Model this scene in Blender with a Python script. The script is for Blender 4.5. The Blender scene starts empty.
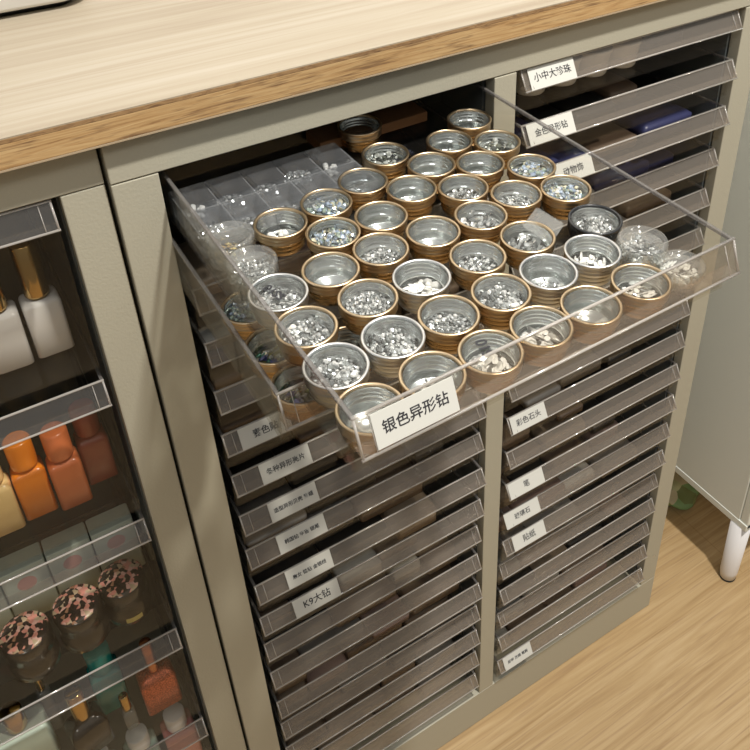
import bpy, bmesh, math, random
from mathutils import Matrix, Vector
random.seed(7)
C = bpy.context.scene.collection
sc = bpy.context.scene
PI = math.pi

# ------------------------------------------------------------------ materials
def newmat(name):
    m = bpy.data.materials.new(name); m.use_nodes = True
    nt = m.node_tree; nt.nodes.clear()
    out = nt.nodes.new('ShaderNodeOutputMaterial')
    return m, nt, out
def pbr(name, col, rough=.5, metal=0., spec=.5, coat=0., bump=None, var=None, trans=0., ior=1.45):
    m, nt, out = newmat(name)
    b = nt.nodes.new('ShaderNodeBsdfPrincipled')
    b.inputs['Base Color'].default_value = (*col, 1); b.inputs['Roughness'].default_value = rough
    b.inputs['Metallic'].default_value = metal; b.inputs['Specular IOR Level'].default_value = spec
    b.inputs['Coat Weight'].default_value = coat
    b.inputs['Transmission Weight'].default_value = trans; b.inputs['IOR'].default_value = ior
    nt.links.new(b.outputs[0], out.inputs[0])
    tc = nt.nodes.new('ShaderNodeTexCoord')
    if bump:
        n = nt.nodes.new('ShaderNodeTexNoise'); n.inputs['Scale'].default_value = bump[0]; n.inputs['Detail'].default_value = 3
        bp = nt.nodes.new('ShaderNodeBump'); bp.inputs['Strength'].default_value = bump[1]; bp.inputs['Distance'].default_value = bump[2]
        nt.links.new(tc.outputs['Object'], n.inputs['Vector']); nt.links.new(n.outputs[0], bp.inputs['Height'])
        nt.links.new(bp.outputs[0], b.inputs['Normal'])
    if var:
        n = nt.nodes.new('ShaderNodeTexNoise'); n.inputs['Scale'].default_value = var[0]; n.inputs['Detail'].default_value = 4
        r = nt.nodes.new('ShaderNodeValToRGB')
        r.color_ramp.elements[0].position = .35; r.color_ramp.elements[1].position = .65
        r.color_ramp.elements[0].color = (*[c*(1-var[1]) for c in col], 1)
        r.color_ramp.elements[1].color = (*[min(1, c*(1+var[1])) for c in col], 1)
        nt.links.new(tc.outputs['Object'], n.inputs['Vector']); nt.links.new(n.outputs[0], r.inputs[0])
        nt.links.new(r.outputs[0], b.inputs['Base Color'])
    return m
def clear(name, tint=(.93, .92, .9), haze=.05, hazecol=(.8, .77, .72), rough=.06, ior=1.45, refl=1.0, bump=None):
    m, nt, out = newmat(name)
    t = nt.nodes.new('ShaderNodeBsdfTransparent'); t.inputs[0].default_value = (*tint, 1)
    g = nt.nodes.new('ShaderNodeBsdfGlossy'); g.inputs['Roughness'].default_value = rough
    g.inputs['Color'].default_value = (refl, refl, refl, 1)
    d = nt.nodes.new('ShaderNodeBsdfDiffuse'); d.inputs[0].default_value = (*hazecol, 1)
    fr = nt.nodes.new('ShaderNodeLayerWeight'); fr.inputs['Blend'].default_value = .5
    f0 = ((ior-1)/(ior+1))**2
    pw = nt.nodes.new('ShaderNodeMath'); pw.operation = 'POWER'; pw.inputs[1].default_value = 4.6
    ma = nt.nodes.new('ShaderNodeMath'); ma.operation = 'MULTIPLY_ADD'; ma.inputs[1].default_value = (1-f0)*.8; ma.inputs[2].default_value = f0
    nt.links.new(fr.outputs['Facing'], pw.inputs[0]); nt.links.new(pw.outputs[0], ma.inputs[0])
    m1 = nt.nodes.new('ShaderNodeMixShader'); m1.inputs[0].default_value = haze
    m2 = nt.nodes.new('ShaderNodeMixShader')
    nt.links.new(t.outputs[0], m1.inputs[1]); nt.links.new(d.outputs[0], m1.inputs[2])
    nt.links.new(ma.outputs[0], m2.inputs[0]); nt.links.new(m1.outputs[0], m2.inputs[1]); nt.links.new(g.outputs[0], m2.inputs[2])
    nt.links.new(m2.outputs[0], out.inputs[0])
    if bump:
        tc = nt.nodes.new('ShaderNodeTexCoord')
        mp = nt.nodes.new('ShaderNodeMapping'); mp.inputs['Scale'].default_value = (.25, 1, 1)
        n = nt.nodes.new('ShaderNodeTexNoise'); n.inputs['Scale'].default_value = bump[0]; n.inputs['Detail'].default_value = 2
        bp = nt.nodes.new('ShaderNodeBump'); bp.inputs['Strength'].default_value = bump[1]; bp.inputs['Distance'].default_value = bump[2]
        nt.links.new(tc.outputs['Object'], mp.inputs[0]); nt.links.new(mp.outputs[0], n.inputs['Vector']); nt.links.new(n.outputs[0], bp.inputs['Height'])
        nt.links.new(bp.outputs[0], g.inputs['Normal']); nt.links.new(bp.outputs[0], fr.inputs['Normal'])
    return m

def grain(name, cols, scale, rough, dist=3., coat=0., extra=None, planks=False):
    """wood: stretched noise along object X"""
    m, nt, out = newmat(name)
    b = nt.nodes.new('ShaderNodeBsdfPrincipled'); b.inputs['Roughness'].default_value = rough
    nt.links.new(b.outputs[0], out.inputs[0])
    tc = nt.nodes.new('ShaderNodeTexCoord'); mp = nt.nodes.new('ShaderNodeMapping')
    mp.inputs['Scale'].default_value = scale
    n = nt.nodes.new('ShaderNodeTexNoise'); n.inputs['Scale'].default_value = 1; n.inputs['Detail'].default_value = 6
    n.inputs['Distortion'].default_value = dist; n.inputs['Roughness'].default_value = .62
    r = nt.nodes.new('ShaderNodeValToRGB')
    while len(r.color_ramp.elements) < len(cols): r.color_ramp.elements.new(.5)
    for e, (p, c) in zip(r.color_ramp.elements, cols): e.position = p; e.color = (*c, 1)
    nt.links.new(tc.outputs['Object'], mp.inputs[0]); nt.links.new(mp.outputs[0], n.inputs['Vector']); nt.links.new(n.outputs[0], r.inputs[0])
    last = r.outputs[0]
    if extra:
        s2, amt, col = extra
        mp2 = nt.nodes.new('ShaderNodeMapping'); mp2.inputs['Scale'].default_value = s2
        n2 = nt.nodes.new('ShaderNodeTexNoise'); n2.inputs['Scale'].default_value = 1; n2.inputs['Detail'].default_value = 3
        r2 = nt.nodes.new('ShaderNodeValToRGB'); r2.color_ramp.elements[0].position = .55; r2.color_ramp.elements[1].position = .72
        r2.color_ramp.elements[0].color = (0, 0, 0, 1); r2.color_ramp.elements[1].color = (amt, amt, amt, 1)
        mx = nt.nodes.new('ShaderNodeMixRGB'); mx.inputs[2].default_value = (*col, 1)
        nt.links.new(tc.outputs['Object'], mp2.inputs[0]); nt.links.new(mp2.outputs[0], n2.inputs['Vector']); nt.links.new(n2.outputs[0], r2.inputs[0])
        nt.links.new(r2.outputs[0], mx.inputs[0]); nt.links.new(last, mx.inputs[1]); last = mx.outputs[0]
    if planks:
        br = nt.nodes.new('ShaderNodeTexBrick'); br.inputs['Scale'].default_value = 1
        br.inputs['Brick Width'].default_value = 1.2; br.inputs['Row Height'].default_value = .19
        br.inputs['Mortar Size'].default_value = .0012; br.inputs['Mortar Smooth'].default_value = .2
        br.inputs['Color1'].default_value = (1, 1, 1, 1); br.inputs['Color2'].default_value = (.975, .97, .96, 1); br.inputs['Mortar'].default_value = (.86, .82, .76, 1)
        mx = nt.nodes.new('ShaderNodeMixRGB'); mx.blend_type = 'MULTIPLY'; mx.inputs[0].default_value = 1
        mp3 = nt.nodes.new('ShaderNodeMapping'); mp3.inputs['Location'].default_value = (0.35, .235, 0)
        nt.links.new(tc.outputs['Object'], mp3.inputs[0]); nt.links.new(mp3.outputs[0], br.inputs['Vector'])
        nt.links.new(last, mx.inputs[1]); nt.links.new(br.outputs[0], mx.inputs[2]); last = mx.outputs[0]
    nt.links.new(last, b.inputs['Base Color'])
    bp = nt.nodes.new('ShaderNodeBump'); bp.inputs['Strength'].default_value = .12; bp.inputs['Distance'].default_value = .001
    nt.links.new(n.outputs[0], bp.inputs['Height']); nt.links.new(bp.outputs[0], b.inputs['Normal'])
    return m

def speckle(name, cols, scale, rough=.3, coat=.5):
    m, nt, out = newmat(name)
    b = nt.nodes.new('ShaderNodeBsdfPrincipled'); b.inputs['Roughness'].default_value = rough; b.inputs['Coat Weight'].default_value = coat
    v = nt.nodes.new('ShaderNodeTexVoronoi'); v.inputs['Scale'].default_value = scale; v.inputs['Randomness'].default_value = 1
    sep = nt.nodes.new('ShaderNodeSeparateColor'); r = nt.nodes.new('ShaderNodeValToRGB'); r.color_ramp.interpolation = 'CONSTANT'
    while len(r.color_ramp.elements) < len(cols): r.color_ramp.elements.new(.5)
    for i, (e, c) in enumerate(zip(r.color_ramp.elements, cols)): e.position = i/len(cols); e.color = (*c, 1)
    tc = nt.nodes.new('ShaderNodeTexCoord')
    nt.links.new(tc.outputs['Object'], v.inputs['Vector']); nt.links.new(v.outputs['Color'], sep.inputs[0]); nt.links.new(sep.outputs[0], r.inputs[0])
    nt.links.new(r.outputs[0], b.inputs['Base Color']); nt.links.new(b.outputs[0], out.inputs[0])
    return m

def gemmat(name, cols, metal=.55, rough=.16):
    m, nt, out = newmat(name)
    b = nt.nodes.new('ShaderNodeBsdfPrincipled'); b.inputs['Roughness'].default_value = rough; b.inputs['Metallic'].default_value = metal
    b.inputs['Specular IOR Level'].default_value = 1.0; b.inputs['Coat Weight'].default_value = .25
    g = nt.nodes.new('ShaderNodeNewGeometry'); r = nt.nodes.new('ShaderNodeValToRGB'); r.color_ramp.interpolation = 'CONSTANT'
    while len(r.color_ramp.elements) < len(cols): r.color_ramp.elements.new(.5)
    for i, (e, c) in enumerate(zip(r.color_ramp.elements, cols)): e.position = i/len(cols); e.color = (*c, 1)
    nt.links.new(g.outputs['Random Per Island'], r.inputs[0]); nt.links.new(r.outputs[0], b.inputs['Base Color']); nt.links.new(b.outputs[0], out.inputs[0])
    return m

M = {}
M['paint'] = pbr('greige_paint', (.44, .42, .335), .5, bump=(420, .25, .0008))
M['paint_white'] = pbr('white_paint', (.76, .79, .75), .45, bump=(300, .08, .0005))
M['leg_white'] = pbr('leg_white', (.78, .77, .78), .35)
M['interior_shade'] = pbr('interior_shade', (.045, .052, .06), .35)  # unlit cabinet interior put into the colour of back panel and divider
M['runner'] = pbr('runner_plastic', (.10, .115, .12), .3)
M['black'] = pbr('black', (.01, .01, .01), .4)
M['seam'] = pbr('seam', (.03, .028, .025), .8)
M['steel'] = pbr('bolt_steel', (.8, .8, .78), .3, metal=1)
M['wood_top'] = grain('pale_laminate', [(.3, (.30, .245, .18)), (.5, (.365, .315, .24)), (.7, (.41, .365, .295))], (1.6, 45, 20), .5, 1.2, extra=((1.2, 160, 10), .5, (.30, .24, .17)))
M['wood_edge'] = grain('plywood_edge', [(.25, (.22, .115, .045)), (.42, (.46, .28, .12)), (.7, (.60, .42, .21))], (7, 40, 190), .65, 3.2, extra=((34, 60, 420), .8, (.16, .085, .04)))
M['wood_line'] = grain('edge_dark_layer', [(.3, (.16, .085, .04)), (.6, (.36, .22, .10))], (60, 60, 300), .75, 2)
M['floor'] = grain('oak_floor', [(.3, (.35, .225, .105)), (.5, (.45, .31, .155)), (.72, (.53, .385, .215))], (3.0, 70, 10), .42, 1.4, extra=((9, 330, 10), .75, (.33, .21, .11)), planks=True)
M['wall'] = pbr('wall_paint', (.72, .70, .66), .8, bump=(60, .1, .001))
M['plastic'] = clear('clear_plastic', (.96, .955, .94), .003, rough=.04, ior=1.40, refl=.55)
M['bar_clear'] = clear('clear_tall_bar', (.93, .92, .91), .02, (.7, .68, .66), .05, 1.75, bump=(22, .3, .002))
M['organizer'] = clear('organizer_plastic', (.95, .955, .96), .02, (.75, .77, .8), .06, 1.6, bump=(60, .5, .002))
M['organizer_wall'] = clear('organizer_wall', (.80, .81, .82), .16, (.78, .80, .82), .08, 1.8)
M['bar'] = clear('clear_bar', (.89, .87, .85), .085, (.72, .65, .57), .05, 1.68, bump=(30, .35, .002))
M['bar_open'] = clear('clear_bar_open', (.95, .93, .91), .03, (.7, .6, .5), .07, 1.42)
M['edge'] = clear('plastic_edge', (.75, .73, .71), .34, (.85, .81, .76), .07, 2.0)
M['edge_dark'] = clear('plastic_rim', (.62, .61, .62), .20, (.42, .40, .38), .10, 1.5)
M['window'] = clear('tin_window', (.96, .97, .97), .015, rough=.03, ior=1.45, bump=(70, .35, .0015))
M['gold'] = pbr('gold_tin', (.50, .345, .175), .26, metal=1, bump=(90, .06, .001))
M['goldlip'] = pbr('gold_lip', (.72, .57, .38), .32, metal=1)
M['silver'] = pbr('silver_tin', (.72, .74, .74), .28, metal=1)
M['silverlip'] = pbr('silver_lip', (.80, .82, .83), .32, metal=1)
M['lining'] = pbr('tin_lining', (.68, .71, .70), .20, metal=1)
M['blackrim'] = pbr('black_lid', (.02, .022, .025), .25, coat=.4)
M['frost'] = clear('jar_plastic', (.90, .91, .90), .09, (.85, .85, .83), .07, 1.6, bump=(90, .4, .001))
M['paper'] = pbr('label_paper', (.60, .60, .56), .6)
M['ink'] = pbr('ink', (.03, .03, .035), .7)
M['gem'] = gemmat('silver_gems', [(.42, .44, .44), (.86, .87, .86), (.18, .19, .19), (.66, .68, .68), (.95, .94, .92), (.34, .36, .35)])
M['gem_irid'] = gemmat('iridescent_gems', [(.45, .55, .72), (.85, .88, .9), (.35, .42, .5), (.78, .74, .55), (.5, .62, .55)])
M['gem_dark'] = gemmat('dark_gems', [(.2, .22, .18), (.6, .62, .58), (.12, .13, .12), (.8, .82, .78)])
M['gem_gold'] = gemmat('gold_bits', [(.75, .5, .15), (.85, .68, .3), (.6, .55, .45)])
M['gem_green'] = gemmat('green_gems', [(.06, .3, .2), (.35, .33, .05), (.75, .78, .75), (.12, .14, .4)], .4)
M['white'] = pbr('white_bits', (.82, .81, .77), .4)
M['card'] = pbr('brown_card', (.20, .105, .05), .6)
M['whiteplastic'] = pbr('white_plastic', (.86, .86, .84), .3, coat=.3)
M['bag'] = speckle('floral_print', [(.23, .27, .10), (.45, .47, .27), (.16, .2, .07), (.5, .45, .3), (.2, .33, .14)], 40, .6, 0)
M['floral'] = speckle('floral_lid', [(.02, .015, .01), (.70, .30, .24), (.02, .02, .015), (.02, .012, .01), (.38, .20, .12), (.55, .42, .28), (.03, .02, .02), (.75, .45, .38)], 270, .25, .7)
M['jarblack'] = pbr('black_glass', (.012, .010, .008), .12, coat=.6)
M['capgold'] = pbr('cap_gold', (.60, .40, .16), .14, metal=1)

# ------------------------------------------------------------------ mesh helpers
def BM(): return bmesh.new()
def box(bm, x0, x1, y0, y1, z0, z1, mi=0):
    vs = [bm.verts.new((x, y, z)) for x in (x0, x1) for y in (y0, y1) for z in (z0, z1)]
    for q in ((0, 1, 3, 2), (4, 6, 7, 5), (0, 4, 5, 1), (2, 3, 7, 6), (0, 2, 6, 4), (1, 5, 7, 3)):
        f = bm.faces.new([vs[i] for i in q]); f.material_index = mi
    return vs
def lathe(bm, prof, n=40, cx=0, cy=0, cz=0, mi=0, closed=False, wob=0):
    rings = []
    for r, z in prof:
        if r < 1e-6: rings.append([bm.verts.new((cx, cy, cz+z))])
        else: rings.append([bm.verts.new((cx+r*(1+wob*math.cos(k*PI))*math.cos(2*PI*k/n), cy+r*(1+wob*math.cos(k*PI))*math.sin(2*PI*k/n), cz+z)) for k in range(n)])
    seq = list(zip(rings, rings[1:])) + ([(rings[-1], rings[0])] if closed else [])
    for a, b in seq:
        for k in range(n):
            l = (k+1) % n
            if len(a) == 1 and len(b) == 1: continue
            if len(a) == 1: f = bm.faces.new((a[0], b[k], b[l]))
            elif len(b) == 1: f = bm.faces.new((a[k], b[0], a[l]))
            else: f = bm.faces.new((a[k], b[k], b[l], a[l]))
            f.material_index = mi; f.smooth = True
def rbox(bm, x0, x1, y0, y1, z0, z1, r=.004, n=5, mi=0, taper=0., top_r=0.):
    """box with rounded vertical corners, optional taper of the top"""
    def ring(z, s, rr):
        xa, xb, ya, yb = x0+s, x1-s, y0+s, y1-s; pts = []
        for cx, cy, a0 in ((xb-rr, yb-rr, 0), (xa+rr, yb-rr, 90), (xa+rr, ya+rr, 180), (xb-rr, ya+rr, 270)):
            for k in range(n+1):
                a = math.radians(a0+90*k/n); pts.append(bm.verts.new((cx+rr*math.cos(a), cy+rr*math.sin(a), z)))
        return pts
    levels = [(z0, top_r*.6), (z0+top_r*.6, 0), (z1-top_r, taper), (z1-top_r*.3, taper+top_r*.3), (z1, taper+top_r)] if top_r else [(z0, 0), (z1, taper)]
    rr = [ring(z, s, r) for z, s in levels]
    m = len(rr[0])
    for a, b in zip(rr, rr[1:]):
        for k in range(m):
            f = bm.faces.new((a[k], a[(k+1) % m], b[(k+1) % m], b[k])); f.smooth = True; f.material_index = mi
    f = bm.faces.new(rr[0][::-1]); f.material_index = mi
    f = bm.faces.new(rr[-1]); f.material_index = mi
def obj(name, bm, mats, parent=None, bevel=0, sharp=35):
    me = bpy.data.meshes.new(name)
    bmesh.ops.recalc_face_normals(bm, faces=bm.faces)
    bm.to_mesh(me); bm.free()
    for m in (mats if isinstance(mats, (list, tuple)) else [mats]): me.materials.append(M[m] if isinstance(m, str) else m)
    o = bpy.data.objects.new(name, me); C.objects.link(o)
    if parent: o.parent = parent
    if bevel:
        b = o.modifiers.new('bevel', 'BEVEL'); b.width = bevel; b.segments = 2; b.limit_method = 'ANGLE'; b.angle_limit = math.radians(40)
    return o
def tag(o, label, cat, group=None, kind=None):
    o['label'] = label; o['category'] = cat
    if group: o['group'] = group
    if kind: o['kind'] = kind
    return o
def thing(name, label, cat, group=None, mat=None):
    o = bpy.data.objects.new(name, None); C.objects.link(o); o.empty_display_size = .01
    tag(o, label, cat, group)
    if mat is not None: o.matrix_world = mat
    return o
def struct(name, bm, m):
    o = obj(name, bm, m); o['kind'] = 'structure'; return o
def dup(root, mat, label, group=None, name=None):
    r = root.copy(); C.objects.link(r); r.matrix_world = mat; r['label'] = label
    if group: r['group'] = group
    for ch in list(root.children):
        c = ch.copy(); C.objects.link(c); c.parent = r
        for g in ch.children:
            d = g.copy(); C.objects.link(d); d.parent = c
    return r
def text_mesh(name, s, size, parent, mat, mtx, thick=.0):
    cu = bpy.data.curves.new(name, 'FONT'); cu.body = s; cu.size = size; cu.align_x = 'CENTER'; cu.align_y = 'CENTER'
    cu.extrude = .00008; cu.offset = thick
    t = bpy.data.objects.new('tmp', cu); C.objects.link(t)
    dg = bpy.context.evaluated_depsgraph_get()
    me = bpy.data.meshes.new_from_object(t.evaluated_get(dg)); bpy.data.objects.remove(t); me.name = name
    me.materials.clear(); me.materials.append(M[mat])
    for p in me.polygons: p.material_index = 0
    me.transform(mtx)
    o = bpy.data.objects.new(name, me); C.objects.link(o)
    if parent: o.parent = parent
    return o
def T(x, y, z): return Matrix.Translation((x, y, z))
def RZ(a): return Matrix.Rotation(a, 4, 'Z')
def RX(a): return Matrix.Rotation(a, 4, 'X')
def RY(a): return Matrix.Rotation(a, 4, 'Y')

# ------------------------------------------------------------------ constants (metres)
OW, DV, OH = .3038, .0247, .98267            # opening width, divider, opening height
X2 = OW+DV                                    # left edge of the right column
SL, SR = .0346, .0320
BR = .079                                     # bottom rail
ZT = .0350                                    # cabinet top
ZF = -OH-BR                                   # floor
XR = X2+OW+.001
DEPTH = .40
P = OH/18

# ------------------------------------------------------------------ room
bm = BM(); box(bm, -1.6, 2.2, -2.2, .62, ZF-.05, ZF); struct('floor', bm, 'floor')
bm = BM(); box(bm, -1.6, 2.2, .56, .62, ZF, 1.45); struct('wall_back', bm, 'wall')

# ------------------------------------------------------------------ steel cabinets
def cabinet(xo0, xo1, cols, y0, label, seam):
    """xo0,xo1 outer; cols = list of (x0,x1) openings; y0 front plane"""
    t = thing('drawer_cabinet', label, 'cabinet')
    # carcass
    bm = BM(); w = .0015
    box(bm, xo0, xo0+w, y0+.012, y0+DEPTH, ZF, ZT-.001); box(bm, xo1-w, xo1, y0+.012, y0+DEPTH, ZF, ZT-.001)
    box(bm, xo0+w, xo1-w, y0+.012, y0+DEPTH, ZT-.0025, ZT-.001)
    box(bm, xo0+w, xo1-w, y0+.012, y0+DEPTH, -OH-.004, -OH-.0005)
    obj('carcass', bm, 'paint', t)
    bm = BM(); box(bm, xo0+w, xo1-w, y0+DEPTH-w, y0+DEPTH, -OH, ZT-.003); obj('back_panel', bm, 'interior_shade', t)
    # top rail
    bm = BM(); box(bm, xo0, xo1, y0, y0+.012, .0004, ZT); obj('top_rail', bm, 'paint', t, .0008)
    bm = BM(); box(bm, xo0, xo1, y0, y0+.012, ZF+.001, -OH); 
    obj('bottom_rail', bm, 'paint', t, .0008)
    edges = [xo0]+[v for c in cols for v in c]+[xo1]
    for a, b in zip(edges[::2], edges[1::2]):
        bm = BM(); box(bm, a, b, y0+.0002, y0+.014, -OH, -.0004)
        obj('stile', bm, 'paint', t, .0008)
    for a, b in zip(edges[2:-2:2], edges[3:-1:2]):
        bm = BM(); box(bm, a+.004, b-.004, y0+.014, y0+DEPTH-.003, -OH, ZT-.004); obj('divider', bm, 'interior_shade', t)
    for a, b in cols:
        for s in (0, 1):
            bm = BM()
            x0, x1 = (a-.003, a+.0015) if s == 0 else (b-.0015, b+.003)
            box(bm, x0, x1, y0+.016, y0+DEPTH-.004, -OH+.001, -.002)
            obj('runner_panel', bm, 'runner', t)
    return t
cab = cabinet(-SL, XR+SR, [(0, OW), (X2, XR)], 0., 'greige steel cabinet with two columns of shallow clear drawers, one pulled far out', True)
bm = BM()
lathe(bm, [(.0, .0006), (.0012, .0005), (.0018, 0)], 14)
b_ = obj('rivet', bm, 'steel', cab); b_.matrix_local = T(XR+SR*.62, .0, -.92) @ RX(PI/2)
lcab = cabinet(-.416, -.0375, [(-.380, -.0685)], .005, 'greige steel cabinet at left holding tall clear drawers of nail polish', True)
for x, y in ((-SL+.02, .03), (XR+SR-.02, .03), (-SL+.02, .37), (XR+SR-.02, .37)):
    pass

# ------------------------------------------------------------------ worktop
wt = thing('worktop', 'pale wood-grain worktop with a raw brown plywood edge across both drawer cabinets', 'worktop')
OVH = -.009
bm = BM(); box(bm, -.47, .72, OVH+.0003, .555, .0570, .0580); obj('laminate_top', bm, 'wood_top', wt)
bm = BM(); box(bm, -.47, .72, OVH, .555, .0365, .0542); obj('plywood_core', bm, 'wood_edge', wt, .0006)
bm = BM(); box(bm, -.47, .72, OVH-.0001, .555, .0542, .0570); obj('dark_ply_layer', bm, 'wood_line', wt)
bm = BM(); box(bm, -.47, .72, OVH-.0002, .555, .0352, .0365); obj('pale_bottom_layer', bm, pbr('pale_ply', (.42, .33, .22), .7), wt)

# ------------------------------------------------------------------ drawers
BY0, BY1 = .0030, -.0070        # y of the slanted bar's top and bottom edge
def drawer_parts(cabinet_, name, mtx, w, d, h, barh, barmat='bar', bodymat='plastic'):
    """local: x 0..w, y 0 = front plane, z 0 = rim top; the handle bar is a slanted front strip"""
    tw = .0018
    bm = BM()
    y0, y1 = .0030, d
    box(bm, 0, w, y0, y0+tw, -h, -.0025)                     # front wall
    box(bm, 0, w, y1-tw, y1, -h, -.0025)
    box(bm, 0, tw, y0+tw, y1-tw, -h, -.0025); box(bm, w-tw, w, y0+tw, y1-tw, -h, -.0025)
    box(bm, tw, w-tw, y0+tw, y1-tw, -h, -h+tw)
    t = obj(name, bm, bodymat, cabinet_); t.matrix_local = mtx
    bm = BM()                                                 # thickened rim
    for a in (0, w-.0028): box(bm, a, a+.0028, y0+.001, y1, -.0025, 0)
    box(bm, .0028, w-.0028, y1-.0028, y1, -.0025, 0)
    obj('rim', bm, 'edge_dark', t, .0005)
    def quad(bm, ya, za, yb, zb, x0, x1, th=.0016):
        """a strip between two lines, with thickness along its normal"""
        dy, dz = yb-ya, zb-za; L = math.hypot(dy, dz); ny, nz = -dz/L*th, dy/L*th
        P_ = [(ya, za), (yb, zb), (yb+ny, zb+nz), (ya+ny, za+nz)]
        a = [bm.verts.new((x0, *p)) for p in P_]; b = [bm.verts.new((x1, *p)) for p in P_]
        bm.faces.new(a[::-1]); bm.faces.new(b)
        for k in range(4): l_ = (k+1) % 4; bm.faces.new((a[k], a[l_], b[l_], b[k]))
    bm = BM()
    quad(bm, BY0-.0002, -.0006, BY1+.0002, -barh+.0006, .001, w-.001)         # slanted face
    quad(bm, BY1+.0016, -barh, BY0-.0003, -barh, .001, w-.001, .0012)           # underside
    for x in (.0004, w-.0020):                                                  # ends
        v = [[bm.verts.new((xx, *p)) for p in ((BY0, -.0004), (BY1+.0012, -barh+.0012), (BY0, -barh+.0012))] for xx in (x, x+.0016)]
        bm.faces.new(v[0]); bm.faces.new(v[1][::-1])
        for k in range(3): l_ = (k+1) % 3; bm.faces.new((v[0][k], v[0][l_], v[1][l_], v[1][k]))
    obj('handle_bar', bm, barmat, t)
    bm = BM()                                                 # bright moulded edges of the bar
    def bead(p, q, r_=.0008, n_=8):
        p, q = Vector(p), Vector(q); d_ = (q-p).normalized(); u = d_.orthogonal().normalized(); v_ = d_.cross(u)
        ra = [bm.verts.new(p+u*r_*math.cos(2*PI*k/n_)+v_*r_*math.sin(2*PI*k/n_)) for k in range(n_)]
        rb = [bm.verts.new(q+u*r_*math.cos(2*PI*k/n_)+v_*r_*math.sin(2*PI*k/n_)) for k in range(n_)]
        bm.faces.new(ra[::-1]); bm.faces.new(rb)
        for k in range(n_): f = bm.faces.new((ra[k], ra[(k+1) % n_], rb[(k+1) % n_], rb[k])); f.smooth = True
    bead((0, BY0, -.0004), (w, BY0, -.0004), .0011); bead((0, BY1, -barh), (w, BY1, -barh), .0010)
    for x in (.0010, w-.0010): bead((x, BY0, -.0004), (x, BY1, -barh), .0009)
    for x in (.0095, w-.0095): bead((x, BY0-.0003, -.002), (x, BY1-.0002, -barh+.0015), .0004)
    obj('bar_edge', bm, 'edge', t)
    return t
def dup_part(o, mtx):
    r = o.copy(); C.objects.link(r); r.parent = o.parent; r.matrix_local = mtx
    for ch in list(o.children):
        c = ch.copy(); C.objects.link(c); c.parent = r
    return r
def put_label(t, x0, x1, cover, barh, s, size):
    """paper sticker on the slanted bar; cover = share of the bar's slant it takes, barh = bar height"""
    L = math.hypot(BY1-BY0, barh); a = math.atan2(BY0-BY1, barh)            # tilt: top set back
    M_ = T((x0+x1)/2, (BY0+BY1)/2, -barh/2) @ RX(-a)
    w_, h_ = (x1-x0)/2, L*cover/2+.0006
    bm = BM(); box(bm, -w_, w_, -.0012, -.0004, -h_, h_)
    bmesh.ops.transform(bm, matrix=M_, verts=bm.verts)
    l = obj('paper_label', bm, ['paper', 'ink'], t)
    if s:
        tm = text_mesh('lettering', s, size, None, 'ink', M_ @ T(0, -.0013, 0) @ RX(PI/2), .00008)
        b2 = BM(); b2.from_mesh(l.data); n0 = len(b2.faces); b2.from_mesh(tm.data); b2.faces.ensure_lookup_table()
        for f in b2.faces[n0:]: f.material_index = 1
        b2.to_mesh(l.data); b2.free(); bpy.data.objects.remove(tm)
    return l

BW = .291
DD = .345
BARH = .0185
words = ['top', 'second', 'third', 'fourth', 'fifth', 'sixth', 'seventh', 'eighth', 'ninth', 'tenth', 'eleventh', 'twelfth', 'thirteenth', 'fourteenth', 'fifteenth', 'sixteenth', 'seventeenth', 'bottom']
Ltext = {4: ('素色贴', .0085), 5: ('各种异形亮片', .0068), 6: ('造型异形贝壳 蜜蜡', .0052), 7: ('韩国钻 宇宙 银尾', .0052), 8: ('魔女 锆钻 金银线', .0052), 9: ('K9大钻', .0105)}
Rtext = {0: ('小中大珍珠', .0088), 1: ('金色异形钻', .0080), 2: ('动物饰', .0088), 7: None, 8: ('彩色石头', .0092), 10: ('笔', .0095), 11: ('玻璃石', .0085), 12: ('贴纸', .0105), 17: ('卸甲 海绵 笔刷', .0056)}
Rtext = {k: v for k, v in Rtext.items() if v}
Ltext = {k+1: v for k, v in Ltext.items()}
Lx = {4: (.022, .072), 5: (.034, .086), 6: (.036, .088), 7: (.040, .094), 8: (.041, .094), 9: (.045, .100)}
Lx = {k+1: v for k, v in Lx.items()}
Rx_ = {0: (.014, .068), 1: (.012, .068), 2: (.047, .098), 8: (.010, .062), 10: (.009, .063), 11: (.006, .061), 12: (.021, .074), 17: (.016, .067)}
protos = {}
bm = None
def closed_drawer(col, i):
    x0 = .007 if col == 'L' else X2+.007
    off = random.uniform(-.0035, .0035)
    m = T(x0+random.uniform(-.0008, .0008), off, -.0018-P*i) @ RZ(random.uniform(-.003, .003))
    tx = (Ltext if col == 'L' else Rtext).get(i)
    side = 'left column' if col == 'L' else 'right column'
    if tx: lab = 'clear shallow drawer labelled %s, %s in the %s of the middle cabinet' % (tx[0], words[i] if i in (0, 17) else words[i]+' from top', side)
    else: lab = 'clear shallow drawer without label, %s in the %s of the middle cabinet' % (words[i] if i in (0, 17) else words[i]+' from top', side)
    if 'p' not in protos:
        t = drawer_parts(cab, 'clear_drawer', m, BW, DD, .0425, BARH); protos['p'] = t
    else: t = dup_part(protos['p'], m)
    if tx: t['label'] = lab
    return t, tx, m
made = []
for col in 'LR':
    for i in range(18):
        if col == 'L' and i < 2: continue
        made.append((col, i, *closed_drawer(col, i)))
for col, i, t, tx, m in made:
    if tx:
        a, b = (Lx if col == 'L' else Rx_)[i]
        put_label(t, a-.007, b-.007, .9, .0190, tx[0], tx[1])

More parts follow.
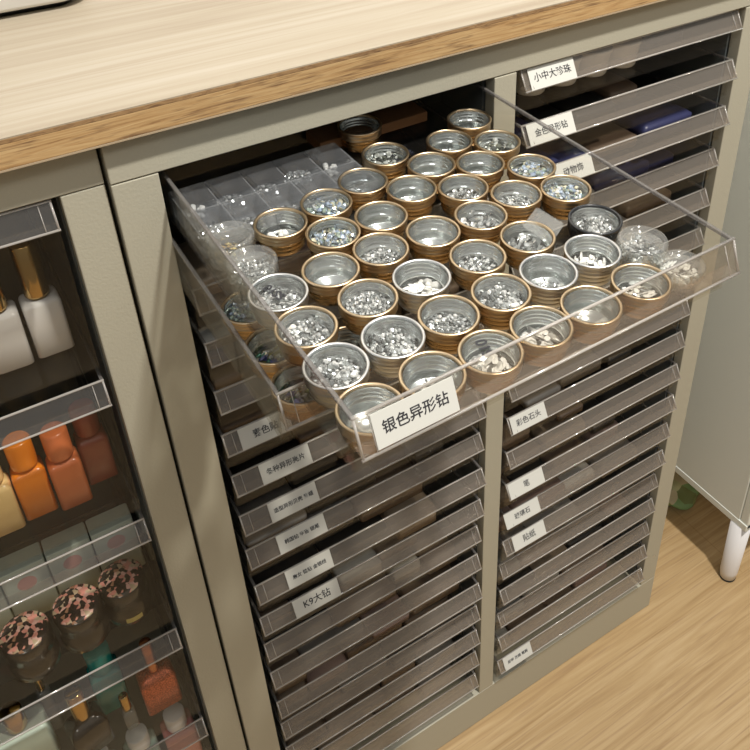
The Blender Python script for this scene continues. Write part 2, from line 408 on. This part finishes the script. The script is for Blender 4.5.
# contents of the closed drawers: flat packets, tins in the first ones on the right
def packet(name='plastic_packet'):
    bm = BM(); rbox(bm, -.5, .5, -.5, .5, 0, 1, .06, 3, top_r=.2); return bm
packcols = [('beige', (.30, .24, .18)), ('grey', (.20, .19, .18)), ('brown', (.15, .11, .08)), ('white', (.60, .60, .58)), ('dark blue', (.035, .04, .11)), ('black', (.02, .02, .02)), ('pinkish', (.28, .20, .18)), ('pale grey', (.34, .34, .33))]
pk = {}
for n, c in packcols:
    mm = pbr('packet_'+n.replace(' ', '_'), c, .4, var=(120, .25))
    o = obj('flat_packet', packet(), mm)
    tag(o, '%s flat packet lying inside a closed clear drawer' % n, 'packet', '%s packets in closed drawers' % n)
    pk[n] = [o, False]
def place_packet(n, x, y, z, sx, sy, sz, rz=0):
    o, used = pk[n]
    if used:
        o = o.copy(); C.objects.link(o)
    else: pk[n][1] = True
    o.matrix_world = T(x, y, z) @ RZ(rz) @ Matrix.Diagonal((sx, sy, sz, 1))
for col, i, t, tx, m in made:
    zf = m.translation.z-.0425+.0022
    xs = m.translation.x
    pool = ['beige', 'grey', 'brown', 'black', 'pinkish', 'grey', 'pale grey', 'brown', 'brown', 'black', 'black'] if not (col == 'R' and i < 5) else ['black', 'dark blue', 'brown', 'grey']
    x = .008
    k = 0
    while x < .24 and k < 4:
        w = random.choice((.045, .06, .075, .09)); w = min(w, .283-x)
        n = random.choice(pool)
        if (col, i) in (('L', 11), ('L', 12), ('R', 12)) and k == 2: n = 'white'
        if col == 'R' and i < 4 and x+w > .22: n = 'dark blue'
        if not (col == 'R' and i == 0 and x < .2):
            place_packet(n, xs+x+w/2, m.translation.y+.035+random.uniform(0, .02)+.03, zf, w-.004, .07, random.uniform(.012, .030))
        x += w; k += 1

for n in pk:
    if not pk[n][1]: bpy.data.objects.remove(pk[n][0])
# pulled-out drawer --------------------------------------------------
TH, DR = .0164, .0503
def open_mtx(yopen, th, dr, z):
    return T(.149, 0, z) @ RZ(th) @ RX(dr) @ T(-.149, -yopen, 0)
D1 = open_mtx(.2745, TH, DR, -.0094)           # local y=0 at the bar's front
W1 = .2925
d1 = drawer_parts(cab, 'clear_drawer', D1 @ T(.0055, 0, 0), W1, .345, .0425, .0225, 'bar_open')
d1['label'] = 'clear shallow drawer pulled far out, labelled 银色异形钻'
l = put_label(d1, .0100, .0620, .78, .0225, '银色异形钻', .0084)
D2 = open_mtx(.188, .012, .055, -.0605)
d2 = drawer_parts(cab, 'clear_drawer', D2 @ T(-.001, 0, 0), W1, .345, .0425, .0225, 'bar_open')
d2['label'] = 'clear shallow drawer half pulled out under the tin drawer'

# ------------------------------------------------------------------ tins
R0 = .0199; TZ = .0200
def make_tin(kind):
    """z=0 is its base"""
    lip, body, lin = {'g': ('goldlip', 'gold', 'lining'), 's': ('silverlip', 'silver', 'lining'), 'k': ('blackrim', 'blackrim', 'lining')}[kind]
    name = 'round_tin'
    t = thing(name, 'x', 'tin')
    r = R0
    bm = BM()
    h = TZ
    lathe(bm, [(0, 0), (r*.78, 0), (r*.82, .0010), (r*.83, .0030), (r*.86, .0036), (r*.83, .0043), (r*.84, .0066), (r*.885, .0073), (r*.86, .0081), (r*.86, .0095), (r*.88, .0100), (r*.88, h-.003), (r*.868, h-.003), (r*.868, .0105), (r*.80, .0100), (r*.80, .0012), (0, .0012)], 44)
    obj('tin_body', bm, body, t)
    bm = BM()
    prof = [(0, .0016), (r*.50, .0016), (r*.51, .0021), (r*.70, .0021), (r*.76, .0032), (r*.77, .0070), (r*.745, .0078), (r*.745, .0084), (r*.79, .0100)]
    for z in (.0110, .0138):
        prof += [(r*.855, z), (r*.86, z+.0010), (r*.80, z+.0017), (r*.80, z+.0022)]
    prof += [(r*.862, h-.0032), (r*.862, h-.0016)]
    lathe(bm, prof, 44)
    obj('inner_wall', bm, lin, t)
    bm = BM()                      # screw lid: side band with bead, flat lip around the window
    lathe(bm, [(r*.885, .0112), (r*.93, .0112), (r*.975, .0120), (r*.925, .0129), (r*.925, .0140), (r*.97, .0149), (r*.925, .0158), (r*.93, h-.0026), (r, h-.0012), (r, h-.0006), (r*.98, h), (r*.91, h), (r*.893, h-.0008), (r*.890, h-.0020), (r*.880, h-.0024)], 48, closed=True)
    obj('lid_ring', bm, lip, t)
    bm = BM(); lathe(bm, [(0, h-.0014), (r*.80, h-.0011), (r*.895, h-.0012)], 44); obj('lid_window', bm, 'window', t)
    return t
def make_jar(r, h, ):
    t = thing('screw_jar', 'x', 'jar')
    bm = BM(); lathe(bm, [(0, 0), (r*.88, 0), (r*.93, .001), (r*.93, h*.5), (r*.86, h*.52), (r*.86, h*.8), (r*.80, h*.8), (r*.80, .0015), (0, .0015)], 40); obj('jar_body', bm, 'frost', t)
    bm = BM(); lathe(bm, [(r*.88, h*.5), (r, h*.5), (r, h*.93), (r*.96, h), (r*.80, h), (r*.78, h-.0012), (0, h-.0012)], 60, wob=.012); obj('jar_lid', bm, 'frost', t)
    return t
def gems(n, r, h, size, sv=.4, flat=.7, pile=.5, seed=0, kind='gem', base=0.):
    rnd = random.Random(seed); bm = BM()
    for _ in range(n):
        a = rnd.uniform(0, 2*PI); q = r*math.sqrt(rnd.random()); s = size*(1+rnd.uniform(-sv, sv))
        x, y = q*math.cos(a), q*math.sin(a)
        zz = .0028+base+size*.3+rnd.random()*h*(.35+.65*(1-(q/r)**2)*pile+.3*(1 if rnd.random() < .3 else 0))
        R_ = Matrix.Rotation(rnd.uniform(0, PI), 4, 'X') @ Matrix.Rotation(rnd.uniform(0, PI), 4, 'Z')
        if kind == 'ball':
            bmesh.ops.create_icosphere(bm, subdivisions=2, radius=s*.5, matrix=T(x, y, zz)); continue
        m_ = T(x, y, zz) @ R_
        nn = 6
        top = [bm.verts.new(m_ @ Vector((s*.32*math.cos(2*PI*k/nn), s*.32*math.sin(2*PI*k/nn), s*.22*flat))) for k in range(nn)]
        mid = [bm.verts.new(m_ @ Vector((s*.5*math.cos(2*PI*k/nn), s*.5*math.sin(2*PI*k/nn), 0))) for k in range(nn)]
        bot = bm.verts.new(m_ @ Vector((0, 0, -s*.42*flat)))
        bm.faces.new(top)
        for k in range(nn):
            l_ = (k+1) % nn
            bm.faces.new((top[k], mid[k], mid[l_], top[l_])); bm.faces.new((mid[k], bot, mid[l_]))
    return bm
contents = {
 'gem': ('small silver rhinestones', lambda s: (gems(620, .0142, .0080, .0024, base=.0045, seed=s), 'gem')),
 'big': ('large silver rhinestones', lambda s: (gems(330, .0140, .0090, .0036, base=.0040, seed=s), 'gem')),
 'few': ('a few silver stones', lambda s: (gems(34, .0120, .004, .0036, seed=s), 'gem')),
 'mid': ('fine silver crystals', lambda s: (gems(320, .0140, .0070, .0025, base=.0020, seed=s), 'gem')),
 'irid': ('iridescent stones', lambda s: (gems(260, .0142, .0090, .0038, base=.0050, seed=s), 'gem_irid')),
 'dark': ('dark silver-green stones', lambda s: (gems(140, .0136, .0130, .0046, seed=s), 'gem_dark')),
 'pearl': ('white pearls', lambda s: (gems(14, .0100, .004, .0045, seed=s, kind='ball'), 'white')),
 'white': ('white flat pieces', lambda s: (gems(60, .0128, .004, .0055, flat=.25, seed=s), 'white')),
 'gold': ('gold flakes', lambda s: (gems(80, .0115, .006, .0030, seed=s), 'gem_gold')),
 'shape': ('odd-shaped silver pieces', lambda s: (gems(75, .0130, .0125, .0062, flat=.4, seed=s), 'gem')),
 'green': ('green and yellow gems', lambda s: (gems(40, .0125, .008, .0060, seed=s), 'gem_green')),
}
fills = {}
def put_fill(key, mtx, where):
    txt, fn = contents[key]
    if key not in fills:
        bm, mt = fn(len(fills)+3); o = obj('rhinestones', bm, mt); fills[key] = o
    else:
        o = fills[key].copy(); C.objects.link(o)
    tag(o, '%s %s' % (txt, where), 'rhinestones', 'loose stones kept in the round tins', 'stuff')
    o.matrix_world = mtx @ RZ(random.uniform(0, 6.28))
# kind, x, y, fill, label
TINS = [
('g',0.1874,0.0377,'few','gold tin at the very back, half hidden under the cabinet rail'),
('g',0.1801,-0.0179,'dark','gold tin of dark green stones, second nearest the pill organizer end'),
('g',0.1433,-0.0443,None,'gold tin with nearly empty window, in front of the organizer right end'),
('g',0.1045,-0.0563,'irid','gold tin of bluish iridescent stones beside the pill organizer'),
('g',0.0637,-0.0622,'pearl','gold tin holding a few white pearls, in front of the pill organizer'),
('g',0.0902,-0.0936,'irid','gold tin of yellowish iridescent stones right of the pearl tin'),
('g',0.0682,-0.1307,None,'empty gold tin right of the tin marked SS10'),
('c',0.0256,-0.0588,'gold','clear plastic jar of gold flakes in the drawer left corner'),
('c',0.0265,-0.0953,'gem','clear plastic jar of silver stones behind the tin marked SS10'),
('s',0.0280,-0.1335,'big','silver-rimmed tin with SS10 handwritten on its window'),
('g',0.0281,-0.1734,'big','gold tin of bright stones in front of the tin marked SS10'),
('g',0.1301,-0.0940,None,'gold tin in the middle back, empty, right of the iridescent ones'),
('g',0.1087,-0.1290,'mid','gold tin of fine crystals, centre left of the drawer'),
('g',0.0742,-0.1701,'gem','gold tin brimming with tiny silver stones behind the large silver tin'),
('g',0.2747,-0.0054,'few','gold tin farthest back by the cabinet divider'),
('g',0.2370,-0.0285,'few','gold tin left of the two rearmost by the divider'),
('g',0.2707,-0.0513,'dark','gold tin of dark stones beside the drawer right wall at the back'),
('g',0.2026,-0.0525,None,'empty gold tin third from the back, right of the dark-stone tin'),
('g',0.2370,-0.0727,'few','gold tin with a few stones amid the rear right group'),
('g',0.2686,-0.0990,'irid','gold tin of bluish stones close to the right wall, rear half'),
('g',0.1693,-0.0746,None,'empty gold tin right behind the centre'),
('g',0.2038,-0.0949,'mid','gold tin of fine crystals, rear centre'),
('g',0.2325,-0.1246,'mid','gold tin with light specks, right of centre'),
('g',0.2697,-0.1391,'irid','gold tin of pale blue stones behind the black-rimmed tin'),
('g',0.1512,-0.1312,None,'empty gold tin in the exact centre of the drawer'),
('g',0.1924,-0.1331,'shape','gold tin of odd-shaped silver pieces right of centre'),
('g',0.2039,-0.1733,'shape','gold tin of faceted pieces left of the black-rimmed tin'),
('g',0.1604,-0.1726,'mid','gold tin with reddish specks behind the front rows'),
('s',0.1151,-0.1711,'white','silver-rimmed tin with pale flat pieces, centre'),
('s',0.1900,-0.2122,'few','silver-rimmed tin with one white stone, right of the front gold tins'),
('g',0.1499,-0.2121,'big','gold tin of large stones in the second row from the front'),
('g',0.1084,-0.2121,'mid','gold tin of faint crystals right of the large silver tin'),
('k',0.2592,-0.1831,'big','black-rimmed tin of chunky stones near the drawer right wall'),
('s',0.2307,-0.2111,'white','silver-rimmed tin in front of the black-rimmed one'),
('c',0.2672,-0.2224,'big','knurled clear jar of stones by the drawer right wall'),
('g',0.1902,-0.2536,None,'gold tin behind the front bar, third from its right end'),
('g',0.2344,-0.2536,'white','gold tin of white pieces, rightmost against the front bar'),
('g',0.1503,-0.2520,'white','gold tin with white chips right of the tin marked S10'),
('g',0.1104,-0.2531,'white','gold-rimmed tin with S10 handwritten on its window at the front bar'),
('g',0.0706,-0.2501,'few','gold tin of sparse stones just behind the white label'),
('g',0.0273,-0.2532,None,'empty gold tin in the front left corner behind the label'),
('s',0.0273,-0.2133,'big','silver-rimmed tin of stones against the drawer left wall'),
('s',0.0684,-0.2103,'big','silver-rimmed tin filled with large round stones, second row from the front'),
]
FZ = -.0425+.0019
D1T = open_mtx(0, TH, DR, -.0094)
D1T = T(.149, 0, -.0094) @ RZ(TH) @ RX(DR) @ T(-.149, 0, 0)
tp = {}
tin_objs = []; marks = []
for kind, x, y, fill, lab in TINS:
    m = D1T @ T(x, y, FZ)
    if kind == 'c':
        if 'c' not in tp:
            t = make_jar(.0176, .0225); tp['c'] = t
        else: t = dup(tp['c'], m, lab)
    else:
        if kind not in tp: t = make_tin(kind); tp[kind] = t
        else: t = dup(tp[kind], m, lab)
    rz_ = random.uniform(0, 6); m = m @ RZ(rz_)
    t.matrix_world = m; t['label'] = lab; t['group'] = 'round tins and jars in the pulled-out drawer'
    tin_objs.append(t)
    if fill: put_fill(fill, m, 'inside the '+lab if len(lab.split()) < 11 else 'inside the '+' '.join(lab.split()[:11]))
    if 'handwritten' in lab: marks.append((t, rz_, lab))
for t, rz_, lab in marks:
    if 1:
        txt = 'SS10' if 'SS10' in lab else 'S10'
        ang = math.radians(106 if txt == 'SS10' else 78)
        off_ = (-.001, .0045) if txt == 'S10' else (-.002, .001)
        text_mesh('marker_writing', txt, (.0100 if txt == 'S10' else .0092), t, 'ink', T(0, 0, TZ-.0005) @ RZ(-rz_-TH) @ T(*off_, 0) @ RZ(ang), .00030)
# flat clear jar in the front right corner
t = make_jar(.0163, .0145); t.matrix_world = D1T @ T(.2780, -.2500, FZ); t['label'] = 'flat clear jar alone in the front right drawer corner'
put_fill('white', t.matrix_world, 'inside the flat clear jar at the front right corner')

# tins with coloured gems in the half-open drawer beneath
D2T = T(.149, 0, -.0605) @ RZ(.012) @ RX(.055) @ T(-.149, 0, 0)
for x, y, fill, lab in ((.024, -.165, 'green', 'gold tin of green gems in the half-open second drawer, nearest its front'), (.024, -.122, 'green', 'gold tin of yellow-green gems in the half-open second drawer, behind the nearest one'),
                        (.026, -.075, 'irid', 'gold tin of bluish gems in the half-open second drawer, farther back'), (.068, -.150, 'dark', 'gold tin of dark stones in the half-open second drawer, right of the green ones')):
    m = D2T @ T(x, y, FZ); dup(tp['g'], m, lab, 'round tins in the half-open second drawer'); put_fill(fill, m, 'inside the '+' '.join(lab.split()[:12]))

# brown card, dark crumbs and a clear shard in the drawer back
bm = BM(); box(bm, .150, .262, .030, .058, FZ+.0002, FZ+.010)
o = obj('cardboard_box', bm, 'card', None, .0008); o.matrix_world = D1T @ T(.0, .012, 0); tag(o, 'low brown cardboard box at the back of the pulled-out drawer', 'box')
bm = gems(90, .012, .010, .0045, seed=5); o = obj('dark_glitter_pile', bm, pbr('dark_glitter', (.05, .055, .075), .2, metal=.8)); o.matrix_world = D1T @ T(.2000, -.010, FZ) 
tag(o, 'loose heap of dark sparkly stones behind the gold tins', 'stones', None, 'stuff')
bm = BM(); rbox(bm, -.014, .014, -.012, .012, 0, .0015, .002, 3); o = obj('clear_packet', bm, 'frost'); o.matrix_world = D1T @ T(.2240, -.1665, FZ+.0165) @ RZ(.5) @ RX(.35)
tag(o, 'small clear plastic packet wedged between gold tins left of the black-rimmed tin', 'packet')

# pill organizer ------------------------------------------------------
po = thing('pill_organizer', 'clear plastic compartment organizer with two rows of lids at the drawer back left', 'organizer', None, D1T @ T(.0090, -.0480, FZ))
NC = 5; CW = .0292; RD = .0365; H = .0195
bm = BM(); t_ = .0012
box(bm, 0, CW*NC, 0, RD*2, 0, t_)
for k in range(NC+1): box(bm, k*CW-(t_ if k else 0), k*CW+(t_ if k == 0 else 0), .0, RD*2, t_, H-.002)
for y in (0, RD-t_/2, 2*RD-t_): box(bm, t_, CW*NC-t_, y, y+t_, t_, H-.002)
obj('compartment_tray', bm, 'organizer_wall', po)
lidbm = BM(); box(lidbm, .0006, CW-.0006, .0005, RD-.001, H-.0018, H-.0006); box(lidbm, .003, CW-.003, .004, RD-.006, H-.0006, H+.0006)
box(lidbm, CW*.35, CW*.65, -.0022, .0005, H-.0028, H-.0006)
lid = obj('compartment_lid', lidbm, 'organizer', po, .0003)
for r_ in range(2):
    for k in range(NC):
        if r_ == 0 and k == 0: continue
        l2 = lid.copy(); C.objects.link(l2); l2.parent = po; l2.matrix_local = T(k*CW, r_*RD, 0)
for r_ in range(2):
    for k in range(NC):
        key = random.choice(['few', 'mid', 'few', 'pearl', 'mid'])
        m = po.matrix_world @ T((k+.5)*CW, (r_+.5)*RD, 0) if False else D1T @ T(.0090+(k+.5)*CW, -.0480+(r_+.5)*RD, FZ)
        txt = contents[key][0]
        if key not in fills: put_fill(key, m, 'x')
        o = fills[key].copy(); C.objects.link(o); o.matrix_world = m @ Matrix.Scale(.85, 4)
        tag(o, '%s in organizer compartment %s of the %s row' % (txt, ['at the left end', 'second from left', 'in the middle', 'second from right', 'at the right end'][k], ['front', 'rear'][r_]), 'rhinestones', 'loose stones in the organizer', 'stuff')
# white cups in the top right drawer
cupz = -.0018-.0425+.0022
bm = BM(); lathe(bm, [(0, 0), (.0135, 0), (.0150, .002), (.0175, .024), (.0190, .0245), (.0190, .0275), (.0178, .0285), (0, .0285)], 36)
cup = obj('lidded_cup', bm, M['whiteplastic']); tag(cup, 'small cream lidded cup, leftmost in the top right drawer', 'cup', 'cream lidded cups in the top right drawer')
for k, lab in enumerate(['leftmost in the top right drawer behind its label', 'second from left in the top right drawer', 'middle one in the top right drawer', 'rightmost in the top right drawer']):
    c = cup if k == 0 else cup.copy()
    if k: C.objects.link(c)
    c['label'] = 'small cream lidded cup, '+lab
    c.matrix_world = T(X2+.045+.040*k, .036, cupz) 

# ------------------------------------------------------------------ left cabinet drawers and polish
LP = .1675; LW = .303; LX = -.0745-LW
LD = []
lw_names = ['topmost', 'second from top', 'third from top', 'fourth from top', 'fifth from top', 'bottom']
lw_desc = ['holding white gold-capped bottles', 'holding orange and yellow bottles', 'holding black floral-lidded jars', 'holding glitter and teal bottles', 'holding pink pots', 'seen as a closed front']
for i in range(6):
    hh = .155 if i < 5 else .14
    m = T(LX, .005, -.0018-LP*i)
    lab = 'tall clear drawer in the left cabinet, %s, %s' % (lw_names[i], lw_desc[i])
    if i == 0: LD0 = drawer_parts(lcab, 'tall_clear_drawer', m, LW, .36, hh, .0195, 'bar_clear')
    elif i < 5: dup_part(LD0, m)
ly = [-.0018-LP*i-.155+.0020 for i in range(6)]    # inner floors

def bottle(name, w, d, hb, hc, rc, body, cap, label, cat, x, y, z, rz=0, group=None, shoulder=.004, capround=.001, neck=True):
    t = thing(name, label, cat, group, T(x, y, z) @ RZ(rz))
    bm = BM(); rbox(bm, -w/2, w/2, -d/2, d/2, 0, hb, min(w, d)*.14, 4, top_r=shoulder)
    obj('bottle_body', bm, body, t)
    bm = BM(); lathe(bm, [(0, hb), (rc*.8, hb), (rc*.8, hb+.0025), (rc*.99, hb+.0026), (rc, hb+.004), (rc, hb+hc-capround), (rc-capround*.6, hb+hc-capround*.3), (rc-capround, hb+hc), (0, hb+hc)], 32)
    obj('bottle_cap', bm, cap, t)
    return t
M['polish_white'] = pbr('polish_white', (.74, .73, .72), .25, coat=.5)
M['polish_yellow'] = pbr('polish_yellow', (.80, .58, .26), .25, coat=.5)
M['polish_orange'] = pbr('polish_orange', (.70, .20, .01), .25, coat=.5)
M['polish_coral'] = pbr('polish_coral', (.55, .15, .05), .25, coat=.5)
M['polish_brick'] = pbr('polish_brick', (.33, .075, .04), .25, coat=.5)
M['polish_red'] = pbr('polish_glitter', (.50, .13, .06), .3, metal=.4, var=(900, .6))
M['polish_teal'] = pbr('polish_teal', (.02, .25, .22), .25, coat=.5)
M['polish_mint'] = pbr('polish_mint', (.52, .62, .53), .35)
M['copper'] = pbr('copper_cap', (.55, .22, .10), .25, metal=.9)
M['pink'] = pbr('pink', (.70, .33, .28), .4)
g0 = 'white gold-capped bottles in the topmost left drawer'
bottle('polish_bottle', .0285, .0240, .053, .050, .0095, 'polish_white', 'capgold', 'white square polish bottle with gold cap, nearest the drawer right end', 'bottle', -.0995, .052, ly[0], .03, g0)
bottle('polish_bottle', .0285, .0240, .053, .050, .0095, 'polish_white', 'capgold', 'white square polish bottle with gold cap, second from the drawer right end', 'bottle', -.1310, .050, ly[0], -.02, g0)
bottle('polish_bottle', .0285, .0240, .053, .050, .0095, 'polish_white', 'capgold', 'white square polish bottle with gold cap, third from the drawer right end', 'bottle', -.1630, .050, ly[0], 0, g0)
g1 = 'bright polish bottles in the second left drawer'
for x, y, m_, n_ in ((-.094, .066, 'polish_brick', 'brick red'), (-.1215, .050, 'polish_coral', 'coral orange'), (-.1505, .056, 'polish_orange', 'bright orange'), (-.179, .052, 'polish_yellow', 'pale yellow')):
    bottle('polish_bottle', .0272, .024, .056, .032, .0112, m_, m_, '%s square polish bottle with matching round cap' % n_, 'bottle', x, y, ly[1], .0, g1, shoulder=.006, capround=.002)
# flask-like jars with floral lids
def floral(x, y, z, lab, gl=False):
    t = thing('floral_jar', lab, 'jar', 'black jars with floral lids', T(x, y, z))
    bm = BM(); lathe(bm, [(0, 0), (.0200, 0), (.0225, .0015), (.0230, .012), (.0215, .022), (.0205, .024), (.0222, .0250), (.0225, .044), (.0218, .046), (0, .046)], 40); obj('jar_body', bm, 'jarblack', t)
    bm = BM(); lathe(bm, [(0, .0462), (.0212, .0460), (.0219, .0467), (.0207, .0480), (.012, .0488), (0, .0490)], 40); obj('floral_lid', bm, 'floral', t)
    if not gl: return t
    bm = BM(); n = 8
    vs = [bm.verts.new((.0233*math.sin(a), -.0233*math.cos(a), zz)) for zz in (.006, .0125) for a in [(-.35+.7*k/n) for k in range(n+1)]]
    for k in range(n): bm.faces.new((vs[k], vs[k+1], vs[n+2+k], vs[n+1+k]))
    obj('gold_label', bm, pbr('goldlabel', (.55, .45, .16), .4), t).data.transform(Matrix.Identity(4))
    return t
floral(-.1075, .046, ly[2], 'black jar with pink floral lid and gold label nearest the drawer right end', True)
floral(-.1520, .041, ly[2], 'black jar with pink floral lid, middle of the visible three')
floral(-.2000, .038, ly[2], 'black jar with pink floral lid farthest left')
for k in range(4):
    bm = BM(); rbox(bm, -.021, .021, -.012, .012, 0, .074, .002, 3, top_r=.001)
    t = thing('boxed_polish', 'pale green box with pink dot behind the floral jars, %s' % ['rightmost', 'second from right', 'third from right', 'fourth from right'][k], 'box', 'pale boxes behind the floral jars', T(-.100-.0435*k, .098, ly[2]))
    obj('carton', bm, pbr('pale_carton', (.60, .66, .56), .5), t)
    bm = BM(); lathe(bm, [(0, 0), (.009, 0)], 24); d_ = obj('pink_dot', bm, 'pink', t); d_.matrix_local = T(0, -.0123, .052) @ RX(PI/2)
    d_.data.transform(Matrix.Identity(4))
# fourth drawer
bottle('polish_bottle', .038, .026, .062, .050, .0062, 'polish_red', 'copper', 'square red glitter polish bottle with thin copper cap at drawer right end', 'bottle', -.1055, .040, ly[3], .0, None, shoulder=.010)
bottle('polish_bottle', .032, .026, .066, .034, .013, 'polish_teal', 'polish_teal', 'teal polish bottle behind the gold pen', 'bottle', -.152, .070, ly[3], .0, None, shoulder=.006)
bottle('polish_bottle', .038, .030, .055, .045, .0085, 'jarblack', 'capgold', 'dark brown polish bottle with gold cap in the fourth left drawer', 'bottle', -.1830, .036, ly[3], .2, None, shoulder=.012)
bottle('polish_bottle', .050, .030, .072, .030, .010, 'polish_mint', 'capgold', 'mint green flat bottle at the far left of the fourth drawer', 'bottle', -.240, .050, ly[3], .0, None, shoulder=.004)
bottle('slim_bottle', .013, .013, .030, .026, .0048, 'frost', 'capgold', 'small gold-capped slim bottle in front of the teal one', 'bottle', -.1420, .034, ly[3], .0)
bottle('slim_bottle', .013, .013, .070, .034, .0042, 'frost', 'capgold', 'tall gold slim bottle behind the dark brown bottle', 'bottle', -.212, .078, ly[3], .0)
for k, x in enumerate((-.100, -.143, -.186)):
    bottle('polish_pot', .036, .030, .105, .026, .012, 'pink' if k == 0 else 'polish_mint', 'polish_white', ['pink pot with white cap nearest the fifth drawer right end', 'mint pot with white cap, second in the fifth drawer', 'mint pot with white cap, third in the fifth drawer'][k], 'bottle', x, .045, ly[4], 0, 'pots in the fifth left drawer')

# ------------------------------------------------------------------ white box on the worktop
t = thing('white_storage_box', 'white rounded plastic box standing on the worktop at the back left', 'box', None, T(-.18, .34, .0582))
bm = BM(); rbox(bm, -.21, .21, -.098, .16, .006, .15, .03, 8, top_r=.006); obj('box_shell', bm, 'whiteplastic', t)
bm = BM(); rbox(bm, -.195, .195, -.085, .15, 0, .006, .02, 6); obj('box_foot', bm, 'black', t)

# ------------------------------------------------------------------ white cabinet with legs at right
wc = thing('white_metal_cabinet', 'white metal cabinet on round legs standing right of the drawer cabinet', 'cabinet', None, T(.81, -.052, ZF))
hb_ = .149
bm = BM(); box(bm, 0, .40, .016, .40, hb_, 1.02); obj('cabinet_body', bm, 'paint_white', wc, .0015)
bm = BM(); box(bm, .001, .399, 0, .0155, hb_+.001, 1.018); obj('cabinet_door', bm, 'paint_white', wc, .002)
bm = BM(); box(bm, -.001, .401, .0, .401, hb_-.002, hb_+.012); obj('bottom_lip', bm, 'paint_white', wc, .001)
legbm = BM(); lathe(legbm, [(0, .004), (.0135, .004), (.0150, .02), (.0172, hb_-.002), (0, hb_-.002)], 28)
leg = obj('leg', legbm, 'leg_white', wc); leg.location = (.0125, .018, 0)
fb = BM(); lathe(fb, [(0, 0), (.0135, 0), (.0142, .002), (.0138, .004), (0, .004)], 28); foot = obj('rubber_foot', fb, 'black', leg)
for p in ((.38, .022), (.020, .38), (.38, .38)):
    l2 = leg.copy(); C.objects.link(l2); l2.parent = wc; l2.location = (*p, 0)
    f2 = foot.copy(); C.objects.link(f2); f2.parent = l2
# crumpled floral bag under it
bm = BM(); bmesh.ops.create_icosphere(bm, subdivisions=4, radius=1)
rnd = random.Random(3)
for v in bm.verts:
    n_ = math.sin(v.co.x*7+v.co.z*5)*.07+math.sin(v.co.y*11+v.co.x*4)*.06
    v.co *= (1+n_); v.co.x *= .075; v.co.y *= .055; v.co.z = max(-.4, v.co.z)*.03+.012
for f in bm.faces: f.smooth = True
o = obj('floral_bag', bm, 'bag'); o.location = (.895, .165, ZF+.001); o.rotation_euler = (0, 0, .4); tag(o, 'crumpled green floral bag on the floor behind the white cabinet leg', 'bag')

# ------------------------------------------------------------------ camera
cam = bpy.data.cameras.new('camera'); co = bpy.data.objects.new('camera', cam); C.objects.link(co); sc.camera = co
co.location = (-0.12074346, -0.55986099, 0.29111551)
co.rotation_euler = tuple(math.radians(a) for a in (58.35484253, 1.67510451, -31.73827912))
cam.sensor_width = 36; cam.lens = 36*844.6552/750
cam.shift_x = -35.0898/750; cam.shift_y = -160.306/750
cam.clip_start = .01

# ------------------------------------------------------------------ light
def area(name, loc, target, size, power, col=(1, 1, 1)):
    l = bpy.data.lights.new(name, 'AREA'); l.energy = power; l.color = col; l.shape = 'RECTANGLE'; l.size = size[0]; l.size_y = size[1]
    o = bpy.data.objects.new(name, l); C.objects.link(o); o.location = loc
    d = Vector(target)-Vector(loc); o.rotation_euler = d.to_track_quat('-Z', 'Y').to_euler(); return o
area('ceiling_lamp', (.55, -.72, 1.75), (.3, 0, -.2), (.09, .09), 60, (1, .95, .87))
area('ceiling_lamp_far', (1.35, -1.6, 1.75), (.3, 0, -.3), (.9, .18), 7, (1, .96, .9))
area('ceiling_lamp_left', (-.9, -1.5, 1.75), (.1, 0, -.3), (.9, .18), 7, (1, .97, .93))
w = bpy.data.worlds.new('world'); sc.world = w; w.use_nodes = True
nt = w.node_tree; bg = nt.nodes['Background']
tc = nt.nodes.new('ShaderNodeTexCoord'); sp = nt.nodes.new('ShaderNodeSeparateXYZ'); rp = nt.nodes.new('ShaderNodeValToRGB')
nt.links.new(tc.outputs['Generated'], sp.inputs[0])
mr = nt.nodes.new('ShaderNodeMapRange'); mr.inputs[1].default_value = -1; mr.inputs[2].default_value = 1
nt.links.new(sp.outputs[2], mr.inputs[0]); nt.links.new(mr.outputs[0], rp.inputs[0])
els = rp.color_ramp.elements
els[0].position = .0; els[0].color = (.34, .27, .19, 1)
els[1].position = 1.; els[1].color = (.95, .93, .88, 1)
for p_, c_ in ((.42, (.30, .25, .19)), (.52, (.28, .26, .24)), (.68, (.42, .41, .38)), (.8, (.80, .78, .73))):
    e_ = els.new(p_); e_.color = (*c_, 1)
nt.links.new(rp.outputs[0], bg.inputs[0]); bg.inputs[1].default_value = .60
sc.view_settings.view_transform = 'Standard'; sc.view_settings.look = 'None'; sc.view_settings.exposure = 0; sc.view_settings.gamma = 1
sc.cycles.transparent_max_bounces = 48; sc.cycles.max_bounces = 10; sc.cycles.transmission_bounces = 8
sc.cycles.caustics_reflective = False; sc.cycles.caustics_refractive = False
sc.cycles.sample_clamp_indirect = 6
